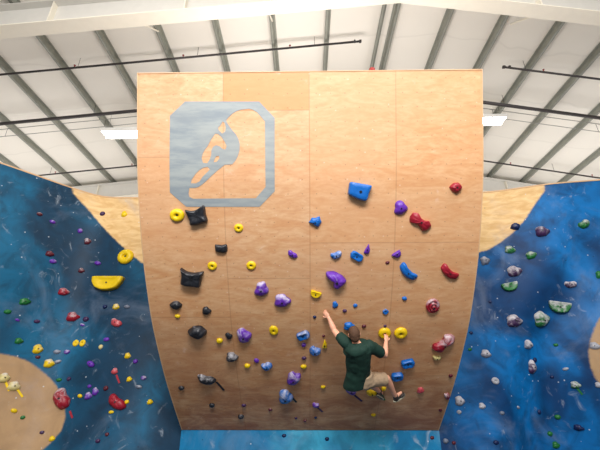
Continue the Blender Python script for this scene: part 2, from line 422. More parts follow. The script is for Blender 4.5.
# ------------------------------------------------------------------ side climbing walls
def polyxz(pts, G):
    out = []
    for px, py in pts:
        p, t = hit_side(px, py, G); out.append((p.x, p.z))
    return out
def sdf(poly, x, z):
    d = 1e9; inside = False
    for i in range(len(poly)):
        ax, az = poly[i]; bx, bz = poly[(i + 1) % len(poly)]
        vx, vz = bx - ax, bz - az; wx, wz = x - ax, z - az
        t = max(0, min(1, (wx * vx + wz * vz) / (vx * vx + vz * vz + 1e-12)))
        d = min(d, math.hypot(wx - vx * t, wz - vz * t))
        if (az > z) != (bz > z) and x < (bx - ax) * (z - az) / (bz - az) + ax: inside = not inside
    return d if inside else -d
def side_wall(G, bx, nx, nz, mat, polys, label):
    x0, x1, z0, z1 = bx
    root = empty('climbing_wall', ((x0 + x1) / 2, G((x0 + x1) / 2, 0), 0)); tag(root, label, 'climbing wall', 'painted climbing walls')
    nx *= 2; nz *= 2; me = bpy.data.meshes.new('mesh')
    vs = []; fs = []; at_ = []
    for i in range(nx + 1):
        for j in range(nz + 1):
            x = x0 + (x1 - x0) * i / nx; z = z0 + (z1 - z0) * j / nz; vs.append((x, G(x, z), z))
            at_.append(max(-1.0, max(sdf(p, x, z) for p in polys)))
    for i in range(nx):
        for j in range(nz):
            a = i * (nz + 1) + j; fs.append((a, a + nz + 1, a + nz + 2, a + 1))
    me.from_pydata(vs, [], fs); A = me.attributes.new('bare', 'FLOAT', 'POINT'); A.data.foreach_set('value', at_)
    A = me.attributes.new('shaded_wood', 'FLOAT', 'POINT'); A.data.foreach_set('value', [max(-1.0, sdf(polys[1], v[0], v[2])) for v in vs])
    for p in me.polygons: p.use_smooth = True
    link('climbing_face', me, mat, root)
    b = bmesh.new()                                       # backing ply and capping strip along the top
    n = 60
    for i in range(n):
        xa = x0 + (x1 - x0) * i / n; xb = x0 + (x1 - x0) * (i + 1) / n; ya, yb = G(xa, z1), G(xb, z1)
        hexa(b, [(xa, ya - .012, z1), (xb, yb - .012, z1), (xb, yb + .3, z1), (xa, ya + .3, z1), (xa, ya - .012, z1 + .03), (xb, yb - .012, z1 + .03), (xb, yb + .3, z1 + .03), (xa, ya + .3, z1 + .03)])
    tag(obj('top_cap', b, M_edge, root), 'pale cut plywood top edge')
    BK = lambda x: max(G(x + q * .15, z1 * k / 12) for k in range(13) for q in (-1, 0, 1)) + .15
    b = bmesh.new()
    for i in range(n):
        xa = x0 + (x1 - x0) * i / n; xb = x0 + (x1 - x0) * (i + 1) / n; ya, yb = BK(xa), BK(xb)
        hexa(b, [(xa, ya, 0), (xb, yb, 0), (xb, yb + .02, 0), (xa, ya + .02, 0), (xa, ya, z1), (xb, yb, z1), (xb, yb + .02, z1), (xa, ya + .02, z1)])
    obj('back_panel', b, M_plyside, root)
    return root
Ltan = polyxz([(73, 193.5), (80, 201), (90, 212), (100, 224), (112, 237), (125, 249), (140, 262), (150, 267)], GL)
Ltan = [(Ltan[0][0] - .15, 6.4)] + Ltan + [(-2.0, Ltan[7][1]), (-2.0, 6.4)]
Lblob = polyxz([(0, 353), (15, 356), (30, 362), (45, 373), (56, 385), (64, 400), (66, 415), (62, 430), (52, 442), (44, 449)], GL)
Lblob = Lblob + [(Lblob[-1][0] - .5, Lblob[-1][1] - .45), (-7.9, Lblob[-1][1] - .5), (-8.1, Lblob[0][1] - .5), (-7.2, Lblob[0][1] - .03)]
Rtan = polyxz([(545, 191), (536, 203), (525, 220), (513, 233), (500, 243), (488, 250), (478, 253), (466, 256)], GR)
Rtan = [(Rtan[0][0] + .12, 6.4)] + Rtan + [(2.0, Rtan[-1][1]), (2.0, 6.4)]
Rblob = polyxz([(599, 318), (594, 328), (590, 340), (588, 352), (590, 366), (594, 376), (599, 384)], GR)
Rblob = Rblob + [(Rblob[-1][0] + .25, Rblob[-1][1] - .22), (7.75, Rblob[-1][1] - .25), (8.2, Rblob[-1][1] + .1), (8.35, (Rblob[0][1] + Rblob[-1][1]) / 2), (8.2, Rblob[0][1] - .1), (7.75, Rblob[0][1] + .22), (Rblob[0][0] + .25, Rblob[0][1] + .2)]
side_wall(GL, LB, nxl, nzl, M_left, [Ltan, Lblob], 'blue painted climbing wall with a bare wood corner, left of the plywood wall')
side_wall(GR, RB, nxr, nzr, M_right, [Rtan, Rblob], 'brighter blue painted climbing wall with folded facets, right of the plywood wall')

# ------------------------------------------------------------------ the overhanging plywood wall
prow_root = empty('overhanging_climbing_wall', (PX0, KY, 0))
tag(prow_root, 'tall overhanging plywood climbing wall with a grey painted logo, in the middle', 'climbing wall')
me = bpy.data.meshes.new('mesh'); NX = 48; NS = 110; vs = []; fs = []
for i in range(NX + 1):
    for j in range(NS + 1): vs.append(tuple(prow(PX0 - PW / 2 + PW * i / NX, SL * j / NS)))
for i in range(NX):
    for j in range(NS):
        a = i * (NS + 1) + j; fs.append((a, a + 1, a + NS + 2, a + NS + 1))
me.from_pydata(vs, [], fs)
uv = me.uv_layers.new(name='surf'); us = me.uv_layers.new(name='sheet')
yseam = [156, 110, 243, 243]
offs = [hit_prow(310, y)[1] for y in yseam]
for p in me.polygons:
    p.use_smooth = True; i = p.index // NS; col = i * 4 // NX
    for li in p.loop_indices:
        v = me.loops[li].vertex_index; ii, jj = divmod(v, NS + 1); s = SL * jj / NS; x = PW * ii / NX
        uv.data[li].uv = (x, -s); us.data[li].uv = (x / 1.22 + (1e-5 if ii == i else -1e-5) + 0, (s - offs[col]) / 2.44 + 7)
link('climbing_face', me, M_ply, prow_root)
BACKY = PR[0][0] + .5
for sx in (-1, 1):                                        # side cheeks closing the prow
    b = bmesh.new(); x = PX0 + sx * (PW / 2 - .002); x2 = x - sx * .02
    fr = [(p[0] , p[1]) for p in PR[::3]] + [PR[-1]]
    poly = fr + [(KY + .3, KZ), (KY + .3, PR[0][1])]
    A = [b.verts.new((x, y, z)) for y, z in poly]; B = [b.verts.new((x2, y + .0, z)) for y, z in poly]
    b.faces.new(A); b.faces.new(B[::-1])
    for i in range(len(poly)): b.faces.new((A[i], B[i], B[(i + 1) % len(poly)], A[(i + 1) % len(poly)]))
    o = obj('side_panel', b, M_plyside, prow_root); o.location.x = o.location.x + 0
    b = bmesh.new()                                        # cut edge of the ply along each side of the face
    for i in range(0, len(PR) - 1, 2):
        j = min(len(PR) - 1, i + 2); nA, nB = prow_n(S[i]), prow_n(S[j])
        xa, xb = PX0 + sx * (PW / 2 + .009), PX0 + sx * (PW / 2 - .006)
        a = prow(0, S[i], .004); c = prow(0, S[j], .004); a2 = prow(0, S[i], -.03); c2 = prow(0, S[j], -.03)
        hexa(b, [(xa, a.y, a.z), (xb, a.y, a.z), (xb, a2.y, a2.z), (xa, a2.y, a2.z), (xa, c.y, c.z), (xb, c.y, c.z), (xb, c2.y, c2.z), (xa, c2.y, c2.z)])
    tag(obj('edge_strip', b, M_edge, prow_root), 'pale cut plywood edge')
b = bmesh.new(); box(b, (PX0 - PW / 2 - .009, PR[0][0] - .008, PR[0][1]), (PX0 + PW / 2 + .009, KY + .3, PR[0][1] + .012)); tag(obj('top_cap', b, M_edge, prow_root), 'pale plywood top edge')
b = bmesh.new(); box(b, (PX0 - PW / 2 - .02, KY, 0), (PX0 + PW / 2 + .02, KY + .03, KZ + .02)); tag(obj('kickboard', b, M_kick, prow_root), 'bright blue upright board under the overhang')
# small steel beam clamp and red fitting on top edge
# painted logo
fx = hit_prow(373, 71.5)[0]; fz = PR[0][1] + .012; fy = PR[0][0] + .05
fr_ = empty('red_fitting', (fx, fy, fz)); tag(fr_, 'small red domed fitting standing on the top edge of the plywood wall', 'fitting')
b = bmesh.new(); tube(b, (fx, fy, fz), (fx, fy, fz + .03), .052, .052, 14); obj('base', b, M_redcap, fr_)
b = bmesh.new(); tube(b, (fx, fy, fz + .03), (fx, fy, fz + .07), .045, .045, 14); tube(b, (fx, fy, fz + .07), (fx, fy, fz + .10), .045, .02, 14); obj('cap', b, M_redcap, fr_)
LG = lambda pts: [(165 + x / 3.983, 97 + y / 3.983) for x, y in pts]
outer = LG([(80, 18), (375, 18), (437, 83), (437, 375), (377, 437), (85, 437), (20, 380), (20, 75)])
holes = [LG([(244, 92), (254, 80), (268, 67), (284, 57), (302, 51), (335, 47), (352, 52), (368, 62), (398, 97), (401, 358), (362, 403), (112, 405), (98, 398), (94, 384), (98, 362),
             (120, 362), (134, 358), (146, 350), (165, 334), (185, 314), (210, 292), (238, 270), (268, 268), (280, 254), (290, 236), (297, 212), (298, 188), (292, 166), (282, 148), (268, 132), (256, 116), (248, 104)]),
         LG([(230, 97), (238, 104), (242, 120), (240, 138), (228, 146), (214, 132), (212, 122), (222, 112)]),
         LG([(200, 146), (212, 148), (224, 158), (238, 178), (246, 196), (240, 210), (228, 206), (218, 196), (204, 192), (192, 198), (185, 212), (184, 232), (178, 250), (168, 264), (152, 262), (146, 244), (150, 226), (160, 208), (170, 196), (182, 172)]),
         LG([(204, 236), (216, 234), (216, 246), (206, 258), (194, 260), (198, 246)]),
         LG([(152, 282), (170, 278), (180, 288), (166, 302), (150, 318), (138, 336), (122, 344), (104, 344), (106, 330), (122, 306), (136, 292)])]
b = bmesh.new(); edges = []
def xs(p):
    h = hit_prow(*p); return (h[0], h[1])
for lp in [outer] + holes:
    vv = [b.verts.new((*xs(p), 0)) for p in lp]
    for i in range(len(vv)): edges.append(b.edges.new((vv[i], vv[(i + 1) % len(vv)])))
bmesh.ops.triangle_fill(b, use_beauty=True, edges=edges)
s0 = min(v.co.y for v in b.verts); s1 = max(v.co.y for v in b.verts); k = s0 + .06
while k < s1:
    bmesh.ops.bisect_plane(b, geom=b.verts[:] + b.edges[:] + b.faces[:], plane_co=(0, k, 0), plane_no=(0, 1, 0)); k += .06
for v in b.verts: v.co = prow(v.co.x, v.co.y, .004)
def mat_logo():
    t = NT('grey_stencil_paint'); co = t.coord(scale=(1, 1, 5)); n = t.noise(co, 2.2, 4, .6); g = t.noise(t.coord(), .8, 2)
    col = t.mix(t.sstep(n, .3, .7), srgb(134, 145, 152), srgb(160, 168, 168)); col = t.mix(t.sstep(g, .35, .65, 0, .5), col, srgb(168, 170, 164))
    return t.out(col, .5)
lo = obj('painted_logo', b, mat_logo(), prow_root); tag(lo, 'grey logo of a climber in a cut-corner square')
m_ = lo.data

# ------------------------------------------------------------------ climbing holds
def mat_hold(name, col, chalk):
    t = NT(name); co = t.coord(); tc = t.new('ShaderNodeTexCoord').outputs['Generated']
    s = t.new('ShaderNodeSeparateXYZ'); t.link(tc, s.inputs[0])
    oi = t.new('ShaderNodeObjectInfo').outputs['Random']
    off = t.new('ShaderNodeVectorMath', operation='ADD'); cmb = t.new('ShaderNodeCombineXYZ'); t.link(t.math('MULTIPLY', oi, 20.0), cmb.inputs[0])
    t.link(co, off.inputs[0]); t.link(cmb.outputs[0], off.inputs[1])
    n = t.noise(off.outputs[0], 9, 4, .6, .6); g = t.noise(off.outputs[0], 60, 2)
    c = t.mix(n, tuple(x * .7 for x in col[:3]) + (1,), tuple(min(1, x * 1.12) for x in col[:3]) + (1,))
    # chalk left by hands on the upper lip of the hold
    f = t.math('ADD', t.math('MULTIPLY', t.math('SUBTRACT', s.outputs[1], .5), .3), n)
    lo, hi, k = ((.66, .85, .22), (.46, .78, .72), (.36, .66, .85))[chalk]
    c = t.mix(t.sstep(f, lo, hi, 0, k), c, srgb(212, 210, 216))
    t.bump(g, .2, .002)
    return t.out(c, .42 if chalk < 2 else .6)
PAL = {'yellow': srgb(246, 208, 8), 'purple': srgb(104, 48, 178), 'blue': srgb(10, 108, 200), 'black': srgb(34, 37, 44), 'red': srgb(160, 24, 46),
       'green': srgb(30, 116, 54), 'white': srgb(176, 180, 190), 'maroon': srgb(92, 24, 42), 'cream': srgb(225, 210, 140), 'navy': srgb(12, 34, 86), 'grey': srgb(120, 130, 150), 'plum': srgb(66, 38, 84), 'pink': srgb(205, 80, 90)}
HM = {}
def hmat(c, k):
    if (c, k) not in HM: HM[(c, k)] = mat_hold(c + '_hold_resin', PAL[c], k)
    return HM[(c, k)]
M_bolt = simple('steel_bolt', srgb(70, 70, 74), .35, .8)
def resample(P, n=30):
    L = [0]; Q = P + [P[0]]
    for a, b in zip(Q, Q[1:]): L.append(L[-1] + math.dist(a, b))
    out = []
    for k in range(n):
        d = L[-1] * k / n; i = max(j for j in range(len(L) - 1) if L[j] <= d); t = (d - L[i]) / (L[i + 1] - L[i])
        out.append((Q[i][0] + (Q[i + 1][0] - Q[i][0]) * t, Q[i][1] + (Q[i + 1][1] - Q[i][1]) * t))
    return out
def rnd(P, k=1):
    for _ in range(k): P = [((P[i-1][0] + 2 * P[i][0] + P[(i+1) % len(P)][0]) / 4, (P[i-1][1] + 2 * P[i][1] + P[(i+1) % len(P)][1]) / 4) for i in range(len(P))]
    return P
def circ(n=30, f=lambda a: 1): return [(math.cos(2*math.pi*i/n) * f(2*math.pi*i/n), math.sin(2*math.pi*i/n) * f(2*math.pi*i/n)) for i in range(n)]
DOME = [(1, 0), (1, .15), (.93, .5), (.76, .82), (.45, .97), (.2, 1)]
OUT = {
 'round': (circ(), DOME),
 'jug': (circ(), [(1, 0), (1.02, .3), (.97, .55), (.86, .8), (.72, .95), (.5, 1), (.34, .92), (.26, .7), (.2, .45), (.1, .4)]),
 'spiral': (circ(), [(1, 0), (1, .3), (.9, .6), (.72, .62), (.68, .48), (.6, .5), (.56, .85), (.42, .9), (.36, .7), (.28, .72), (.22, 1.0), (.1, 1.05)]),
 'star': (rnd(resample([(-1, 1), (-.5, .66), (0, .58), (.5, .68), (1.05, .85), (.9, .35), (.82, -.1), (.8, -.85), (.4, -.92), (0, -.9), (-.5, -.86), (-.98, -.7), (-.92, -.2), (-.88, .3)], 56), 1), [(1, 0), (1, .35), (.94, .62), (.8, .8), (.5, .76), (.15, .7)]),
 'barrel': (rnd(resample([(-1, .8), (-.5, .78), (0, .66), (.5, .78), (.95, .8), (1, 0), (.9, -.75), (.3, -.9), (-.3, -.8), (-.95, -.6)], 40), 1), DOME),
 'arrow': (rnd(resample([(-1, .35), (-.3, 1), (.2, .75), (.95, .8), (1, -.3), (.3, -1), (-.15, -.75), (-.5, -.1)], 40), 1), DOME),
 'prow': (rnd(resample([(-.9, .9), (.98, .62), (.72, -.15), (.6, -.95), (-.1, -.8), (-1, -.35)], 40), 1), [(1, 0), (1, .55), (.94, .9), (.85, 1), (.4, .96), (.15, .95)]),
 'half': (rnd(resample([(-1, .72), (1, .72), (.92, .1), (.62, -.62), (.15, -.85), (-.35, -.85), (-.78, -.5), (-.98, .1)], 44), 1), [(1, 0), (1, .7), (.95, .95), (.86, 1), (.6, .86), (.25, .8)]),
 'diamond': (rnd(resample([(-1, .05), (-.35, .72), (.35, .8), (1, .1), (.8, -.45), (.2, -.95), (-.4, -.7)], 36), 1), [(1, 0), (.97, .3), (.72, .8), (.5, 1), (.2, .95)]),
 'drop': (rnd(resample([(.45, 1), (.8, -.1), (.55, -.9), (-.1, -1), (-.8, -.7), (-.45, -.05), (.1, .55)], 34), 2), DOME),
 'horn': (rnd(resample([(-1, .95), (-.4, 1), (.5, .6), (1, .0), (.75, -.4), (.1, -1), (-.3, -.75), (-.25, -.1), (-.55, .25), (-1, .4)], 44), 1), [(1, 0), (.97, .35), (.82, .78), (.55, .98), (.25, 1)]),
 'rock': (circ(30, lambda a: 1 + .1 * math.cos(3 * a + .6) + .06 * math.cos(5 * a)), [(1, 0), (.98, .25), (.84, .62), (.58, .9), (.3, 1)]),
 'chip': (rnd(resample([(-1, .3), (-.2, .9), (.9, .6), (1, -.3), (.1, -.9), (-.8, -.6)], 24), 2), [(1, 0), (.95, .4), (.7, .85), (.35, 1)]),
 'bean': (rnd(resample([(-1, .3), (-.7, .85), (-.1, .6), (.5, .85), (1, .35), (.85, -.5), (.2, -.85), (-.6, -.75)], 34), 2), DOME),
 'bone': (rnd(resample([(-1, .5), (-.62, .95), (-.35, .62), (0, .5), (.35, .6), (.6, .95), (1, .5), (1, -.45), (.68, -.95), (.35, -.68), (0, -.55), (-.4, -.68), (-.7, -.95), (-1, -.4)], 48), 1), DOME),
 'arc': (rnd(resample([(-1, .7), (-.8, .98), (-.35, .62), (.3, .58), (.8, .98), (1, .6), (1, -.3), (.5, -.82), (0, -.9), (-.5, -.82), (-1, -.3)], 46), 1), DOME),
 'slot': (rnd(resample([(-1, .2), (-.8, .8), (.8, .8), (1, .2), (1, -.3), (.75, -.85), (-.75, -.85), (-1, -.3)], 34), 1), [(1, 0), (1, .5), (.9, .9), (.75, 1), (.45, .75), (.15, .7)]),
}
def hold(px, py, wpx, hpx, rot, shape, col, chalk, label, group, bolt=None, prot=.42):
    if max(wpx, hpx) < 9: wpx *= .88; hpx *= .9
    p, n, zc = surface(px, py)
    P, prof = OUT[shape]
    u = (Vector((0, 0, 1)) - n * n.z).normalized(); r = u.cross(n).normalized()
    view = (EYE - p).normalized(); fs = max(.72, abs(view.dot(n)))
    a = wpx * zc / F / 2; b = hpx * zc / F / 2 / fs; h = max(.022, min(a, b) * 2 * (prot if shape != 'jug' else .28))
    bm = bmesh.new(); rings = []; cr_, sr_ = math.cos(math.radians(rot)), math.sin(math.radians(rot)); seed = px * 3.1 + py
    rough = .0 if shape in ('jug', 'spiral', 'prow', 'half') else .09
    for k, (s, z) in enumerate(prof):
        ring = []
        for (x, y) in P:
            q = 1 + rough * noise.noise(Vector((x * 1.6 + seed, y * 1.6, z * 1.5)))
            X = x * s * a * q; Y = y * s * b * q - (z * .10 * b if shape == 'jug' else -z * .05 * b); Z = z * h * (1 + rough * 1.5 * noise.noise(Vector((x * 2, y * 2 + seed, s)))) - .004
            if shape == 'star': Z += h * .35 * (s ** 2) * max(0, math.hypot(x, y) - .8) * (z > 0)
            ring.append(bm.verts.new((X * cr_ - Y * sr_, X * sr_ + Y * cr_, Z)))
        rings.append(ring)
    m = len(P)
    for A, B in zip(rings, rings[1:]):
        for i in range(m): bm.faces.new((A[i], A[(i + 1) % m], B[(i + 1) % m], B[i]))
    bm.faces.new(rings[0][::-1]); bm.faces.new(rings[-1])
    me = tomesh(bm, True); o = link('climbing_hold', me, hmat(col, chalk))
    R = Matrix((r, u, n)).transposed().to_4x4(); o.matrix_world = Matrix.Translation(p) @ R
    tag(o, label, 'climbing hold', group)
    if bolt or (bolt is None and max(wpx, hpx) >= 9):
        z0 = prof[-1][1] * h - .006; bb = bmesh.new(); rr = min(.02, max(.011, min(a, b) * .14))
        tube(bb, (0, 0, z0), (0, 0, z0 + .012), rr, n=6)
        c = bpy.data.objects.new('bolt', tomesh(bb)); c.data.materials.append(M_bolt); C.objects.link(c); c.parent = o
    return o
def tape(x0, y0, x1, y1, col, label, wd=.035):
    pa, n, za = surface(x0, y0); pb, nb, zb = surface(x1, y1); d = (pb - pa).normalized(); s = n.cross(d).normalized() * wd / 2
    bm = bmesh.new(); o1 = n * .003; o2 = n * .009
    hexa(bm, [pa - s + o1, pa + s + o1, pb + s + o1, pb - s + o1, pa - s + o2, pa + s + o2, pb + s + o2, pb - s + o2])
    o = obj('marker_tape', bm, simple(col + '_tape', PAL[col], .5)); rebase(o, pa); tag(o, label, 'tape', 'route marker tapes'); return o

GP, GLW, GRW, GK = 'climbing holds on the plywood wall', 'climbing holds on the left blue wall', 'climbing holds on the right blue wall', 'small holds on the kickboard'
PLY = [
 (177.3, 215, 14.5, 12, 0, 'jug', 'yellow', 0, 'round yellow hold at upper left of the plywood wall, beside the black four-horned hold'),
 (198, 215.7, 20, 19, 18, 'star', 'black', 0, 'black four-horned hold just below the grey logo'),
 (238.7, 227.8, 9, 8, 0, 'jug', 'yellow', 0, 'small yellow hold right under the right half of the grey logo'),
 (221.4, 248.4, 12.5, 10, 0, 'barrel', 'black', 0, 'small black waisted hold between the two black four-horned holds, to their right'),
 (212.3, 265.6, 9.5, 8, 0, 'jug', 'yellow', 0, 'small yellow hold just right above the lower black four-horned hold'),
 (251.3, 265.2, 9.5, 8, 0, 'jug', 'yellow', 0, 'small yellow hold right above the highest purple hold of the left half'),
 (192.4, 277.6, 22, 17, -6, 'star', 'black', 0, 'wide black four-horned hold at left of the plywood wall, the lower of the two'),
 (176, 304.8, 13.5, 9.5, 0, 'diamond', 'black', 0, 'oval black hold near the left edge, above a tiny yellow chip'),
 (206.5, 310.6, 9, 7.5, 0, 'rock', 'black', 0, 'small black hold right of the oval black hold near the left edge'),
 (177.5, 316, 7, 4.5, -10, 'chip', 'yellow', 0, 'tiny yellow chip near the left edge under the oval black hold'),
 (197.6, 331, 20, 13.5, 0, 'diamond', 'black', 0, 'pointed black hold with flat facets, between the left edge and a tiny yellow chip'),
 (219.5, 340.5, 8, 6.5, -15, 'chip', 'yellow', 0, 'tiny yellow chip right of the pointed black hold'),
 (229, 335.8, 7.5, 7, 20, 'rock', 'black', 0, 'tiny black hold left of a chalked purple hold'),
 (261.5, 289, 13, 14.5, -15, 'rock', 'purple', 1, 'faceted purple hold right of centre-left, highest of the chalked purple ones'),
 (282.3, 300.4, 16, 12.5, 0, 'rock', 'purple', 1, 'wide oval purple hold with much white chalk, left of the yellow flat hold'),
 (244, 335, 14, 13.5, 15, 'rock', 'purple', 1, 'round purple hold with white chalk top beside a tiny black hold'),
 (273.7, 330, 9, 8.5, 10, 'jug', 'yellow', 0, 'small yellow hold between the chalked round purple hold and the long chalked blue one'),
 (232, 356.4, 12, 8.5, -5, 'rock', 'black', 1, 'small black hold with white chalked top below a tiny black hold'),
 (247.3, 365.5, 7.5, 5.5, -10, 'chip', 'yellow', 0, 'tiny yellow chip between the chalk-topped black hold and a chalked blue hold'),
 (256.6, 360.5, 6, 6, 30, 'chip', 'purple', 0, 'tiny purple chip beside the blue and white hold at lower left'),
 (267, 365.5, 11.5, 8, 20, 'bean', 'blue', 1, 'small blue and white chalked hold at lower left of the plywood'),
 (206.7, 378.6, 20, 9, -20, 'bean', 'black', 1, 'long slanting black hold with chalk near the lower left corner'),
 (181.5, 387.5, 7.5, 5, -10, 'chip', 'black', 0, 'tiny dark hold closest to the lower left edge of the plywood'),
 (212, 404.7, 7, 5.5, 0, 'chip', 'black', 0, 'tiny dark hold below the long slanting black hold'),
 (241, 416, 7.5, 5.5, 15, 'chip', 'black', 0, 'tiny dark hold near the bottom edge, lowest at the left'),
 (243.8, 405, 5.5, 4, 0, 'chip', 'plum', 0, 'tiny dull purple chip just above the lowest dark hold at left'),
 (270.3, 409.4, 4.5, 4, 0, 'chip', 'maroon', 0, 'tiny maroon chip near the bottom, below the blue and white upright hold'),
 (293.4, 377.6, 13.5, 16, -25, 'bean', 'purple', 1, 'tall slanting purple hold with chalk above the blue and white upright hold'),
 (285.5, 396, 14, 15, 0, 'rock', 'blue', 1, 'upright blue and white chalked hold near the bottom of the plywood'),
 (314.8, 350.2, 12.5, 9, -25, 'bean', 'blue', 1, 'blue hold with white chalk left of the small yellow teardrop'),
 (303.6, 344.6, 6, 6, 0, 'chip', 'purple', 1, 'tiny chalky purple chip under the long slanting blue hold'),
 (324.2, 344, 7, 9, 10, 'drop', 'yellow', 0, 'small yellow teardrop hold left of the climber in the green shirt'),
 (304, 358, 6, 4.5, 15, 'chip', 'plum', 0, 'tiny dark purple chip below the blue hold with white chalk'),
 (303.6, 366.3, 7.5, 5, 0, 'chip', 'yellow', 0, 'tiny yellow double-humped chip above the tall slanting purple hold'),
 (323, 386.7, 6, 4, 0, 'chip', 'yellow', 0, 'tiny yellow chip left of the purple hold below the climber shirt'),
 (351, 389, 10.5, 14, 30, 'bean', 'purple', 1, 'purple chalked hold straight below the hem of the climber shirt'),
 (315.6, 404.5, 8.5, 6, -20, 'bean', 'purple', 1, 'small faded purple hold near the bottom with a dark tape strip'),
 (315.6, 417.4, 3.5, 3.5, 0, 'chip', 'navy', 0, 'tiny dark dot of a hold near the bottom, right of two others'),
 (305, 420.6, 4, 3.5, 0, 'chip', 'maroon', 0, 'tiny dark dot of a hold near the bottom, the lowest of three'),
 (296, 418, 3.5, 3.5, 0, 'chip', 'plum', 0, 'tiny dark dot of a hold near the bottom, leftmost of three'),
 (373.4, 414.6, 6, 4, 0, 'chip', 'yellow', 0, 'tiny yellow chip nearest the bottom edge under the climber'),
 (371.8, 391, 14, 8, -15, 'bean', 'yellow', 0, 'yellow hold under the seat of the climber shorts'),
 (383.5, 388.6, 6, 6.5, 0, 'chip', 'yellow', 0, 'small yellow hold between the climber legs'),
 (359.6, 191.6, 24, 20, -3, 'prow', 'blue', 0, 'big boxy blue hold near the upper middle of the plywood'),
 (315.2, 222.2, 12.5, 11, 18, 'arrow', 'blue', 0, 'blue notched hold at upper middle, alone left below the big boxy blue one'),
 (292.4, 254.4, 11.5, 7, -35, 'bean', 'purple', 0, 'slanting slim purple hold left of the two neighbouring blue holds'),
 (336.2, 255, 12.5, 8.5, 20, 'bean', 'blue', 1, 'blue hold with chalked top, the left one of the two neighbours'),
 (356.6, 256, 13.5, 9, -32, 'slot', 'blue', 0, 'slanting blue hold touching the purple teardrop'),
 (366.8, 249, 8, 11, 0, 'drop', 'purple', 0, 'purple teardrop hold beside the slanting blue hold'),
 (387.4, 262.6, 5.5, 4, 15, 'chip', 'maroon', 0, 'tiny dark red chip left above the curved blue hold'),
 (336.3, 280, 21, 18, 0, 'horn', 'purple', 0, 'largest purple hold, horn-shaped, above the climber'),
 (315.6, 293.6, 11, 7.5, -18, 'half', 'yellow', 0, 'flat yellow hold left below the largest purple hold'),
 (335, 304.8, 6.5, 7.5, 0, 'rock', 'blue', 0, 'small blue hold just above the climber raised left hand'),
 (344.6, 310.8, 5.5, 4.5, 0, 'chip', 'plum', 0, 'tiny dark purple chip between two small blue holds above the climber head'),
 (355.2, 305.6, 5.5, 5, 0, 'chip', 'blue', 0, 'tiny dark blue hold straight above the climber head'),
 (314.6, 317, 4.5, 4, -15, 'chip', 'navy', 0, 'tiny dark hold left of the climber raised left hand'),
 (303, 334.5, 13.5, 8, 25, 'slot', 'blue', 1, 'long slanting blue hold with chalk stripe, left of the climber'),
 (349, 326, 11, 7.5, 0, 'rock', 'blue', 0, 'blue hold partly hidden behind the climber head'),
 (364, 326, 5.5, 4, 10, 'chip', 'maroon', 0, 'tiny dark red chip just right of the climber head'),
 (323.6, 336, 3.5, 3.5, 0, 'chip', 'maroon', 0, 'tiny dark red dot of a hold above the yellow teardrop'),
 (385.4, 311.4, 6, 6, -40, 'slot', 'blue', 1, 'small blue hold with white stripe above the yellow hold the climber grips'),
 (385, 326, 4, 3.5, 0, 'chip', 'plum', 0, 'tiny purple dot of a hold just above the yellow hold the climber grips'),
 (384.5, 332.6, 12.5, 9.5, 0, 'jug', 'yellow', 0, 'round yellow jug gripped by the climber right hand'),
 (400.6, 332.4, 13, 9.5, 5, 'jug', 'yellow', 0, 'oval yellow jug just right of the one the climber grips'),
 (455.4, 187.6, 13.5, 12, 0, 'diamond', 'red', 0, 'dark red rounded hold, topmost at the right side of the plywood'),
 (400.2, 208, 12.5, 14, 0, 'rock', 'purple', 0, 'round purple hold left of the red bone-shaped hold'),
 (420, 222, 23, 13, -35, 'bone', 'red', 0, 'red bone-shaped hold at upper right'),
 (396.3, 253.2, 12.5, 8.5, -8, 'drop', 'purple', 0, 'small purple wedge hold above the curved blue hold'),
 (407.4, 272, 22, 9.5, -46, 'arc', 'blue', 0, 'curved slim blue hold right of the middle'),
 (449, 272.4, 21, 9, -38, 'arc', 'red', 0, 'curved slim red hold near the right edge'),
 (404.4, 298.4, 6.5, 5, -20, 'chip', 'blue', 0, 'tiny dark blue hold left of the round spiral red hold'),
 (432.4, 305.4, 13.5, 13, 0, 'spiral', 'red', 1, 'round red hold with a spiral groove'),
 (443, 342.5, 25, 10.5, 50, 'bone', 'red', 1, 'long slanting red hold with chalked middle at right'),
 (436.6, 357.4, 9, 5, -5, 'bean', 'cream', 0, 'small pale yellow hold under the long slanting red hold'),
 (407.4, 362.4, 13.5, 8, 15, 'slot', 'blue', 0, 'flat blue hold right of the climber, the upper of two'),
 (397, 375.4, 12, 8, 12, 'slot', 'blue', 0, 'flat blue hold just above the climber swinging foot, the lower of two'),
 (420.4, 390, 7.5, 7, 0, 'rock', 'pink', 0, 'small pinkish red round hold at lower right'),
 (450.6, 375.6, 5, 4.5, 0, 'chip', 'maroon', 0, 'tiny dark red chip near the lower right edge'),
 (447, 396, 5.5, 10, 20, 'bean', 'red', 1, 'small upright red hold at the lower right edge'),
 (440.3, 410, 4, 4.5, 0, 'chip', 'maroon', 0, 'tiny dark chip near the lower right corner'),
]
for a in PLY: hold(*a, GP)
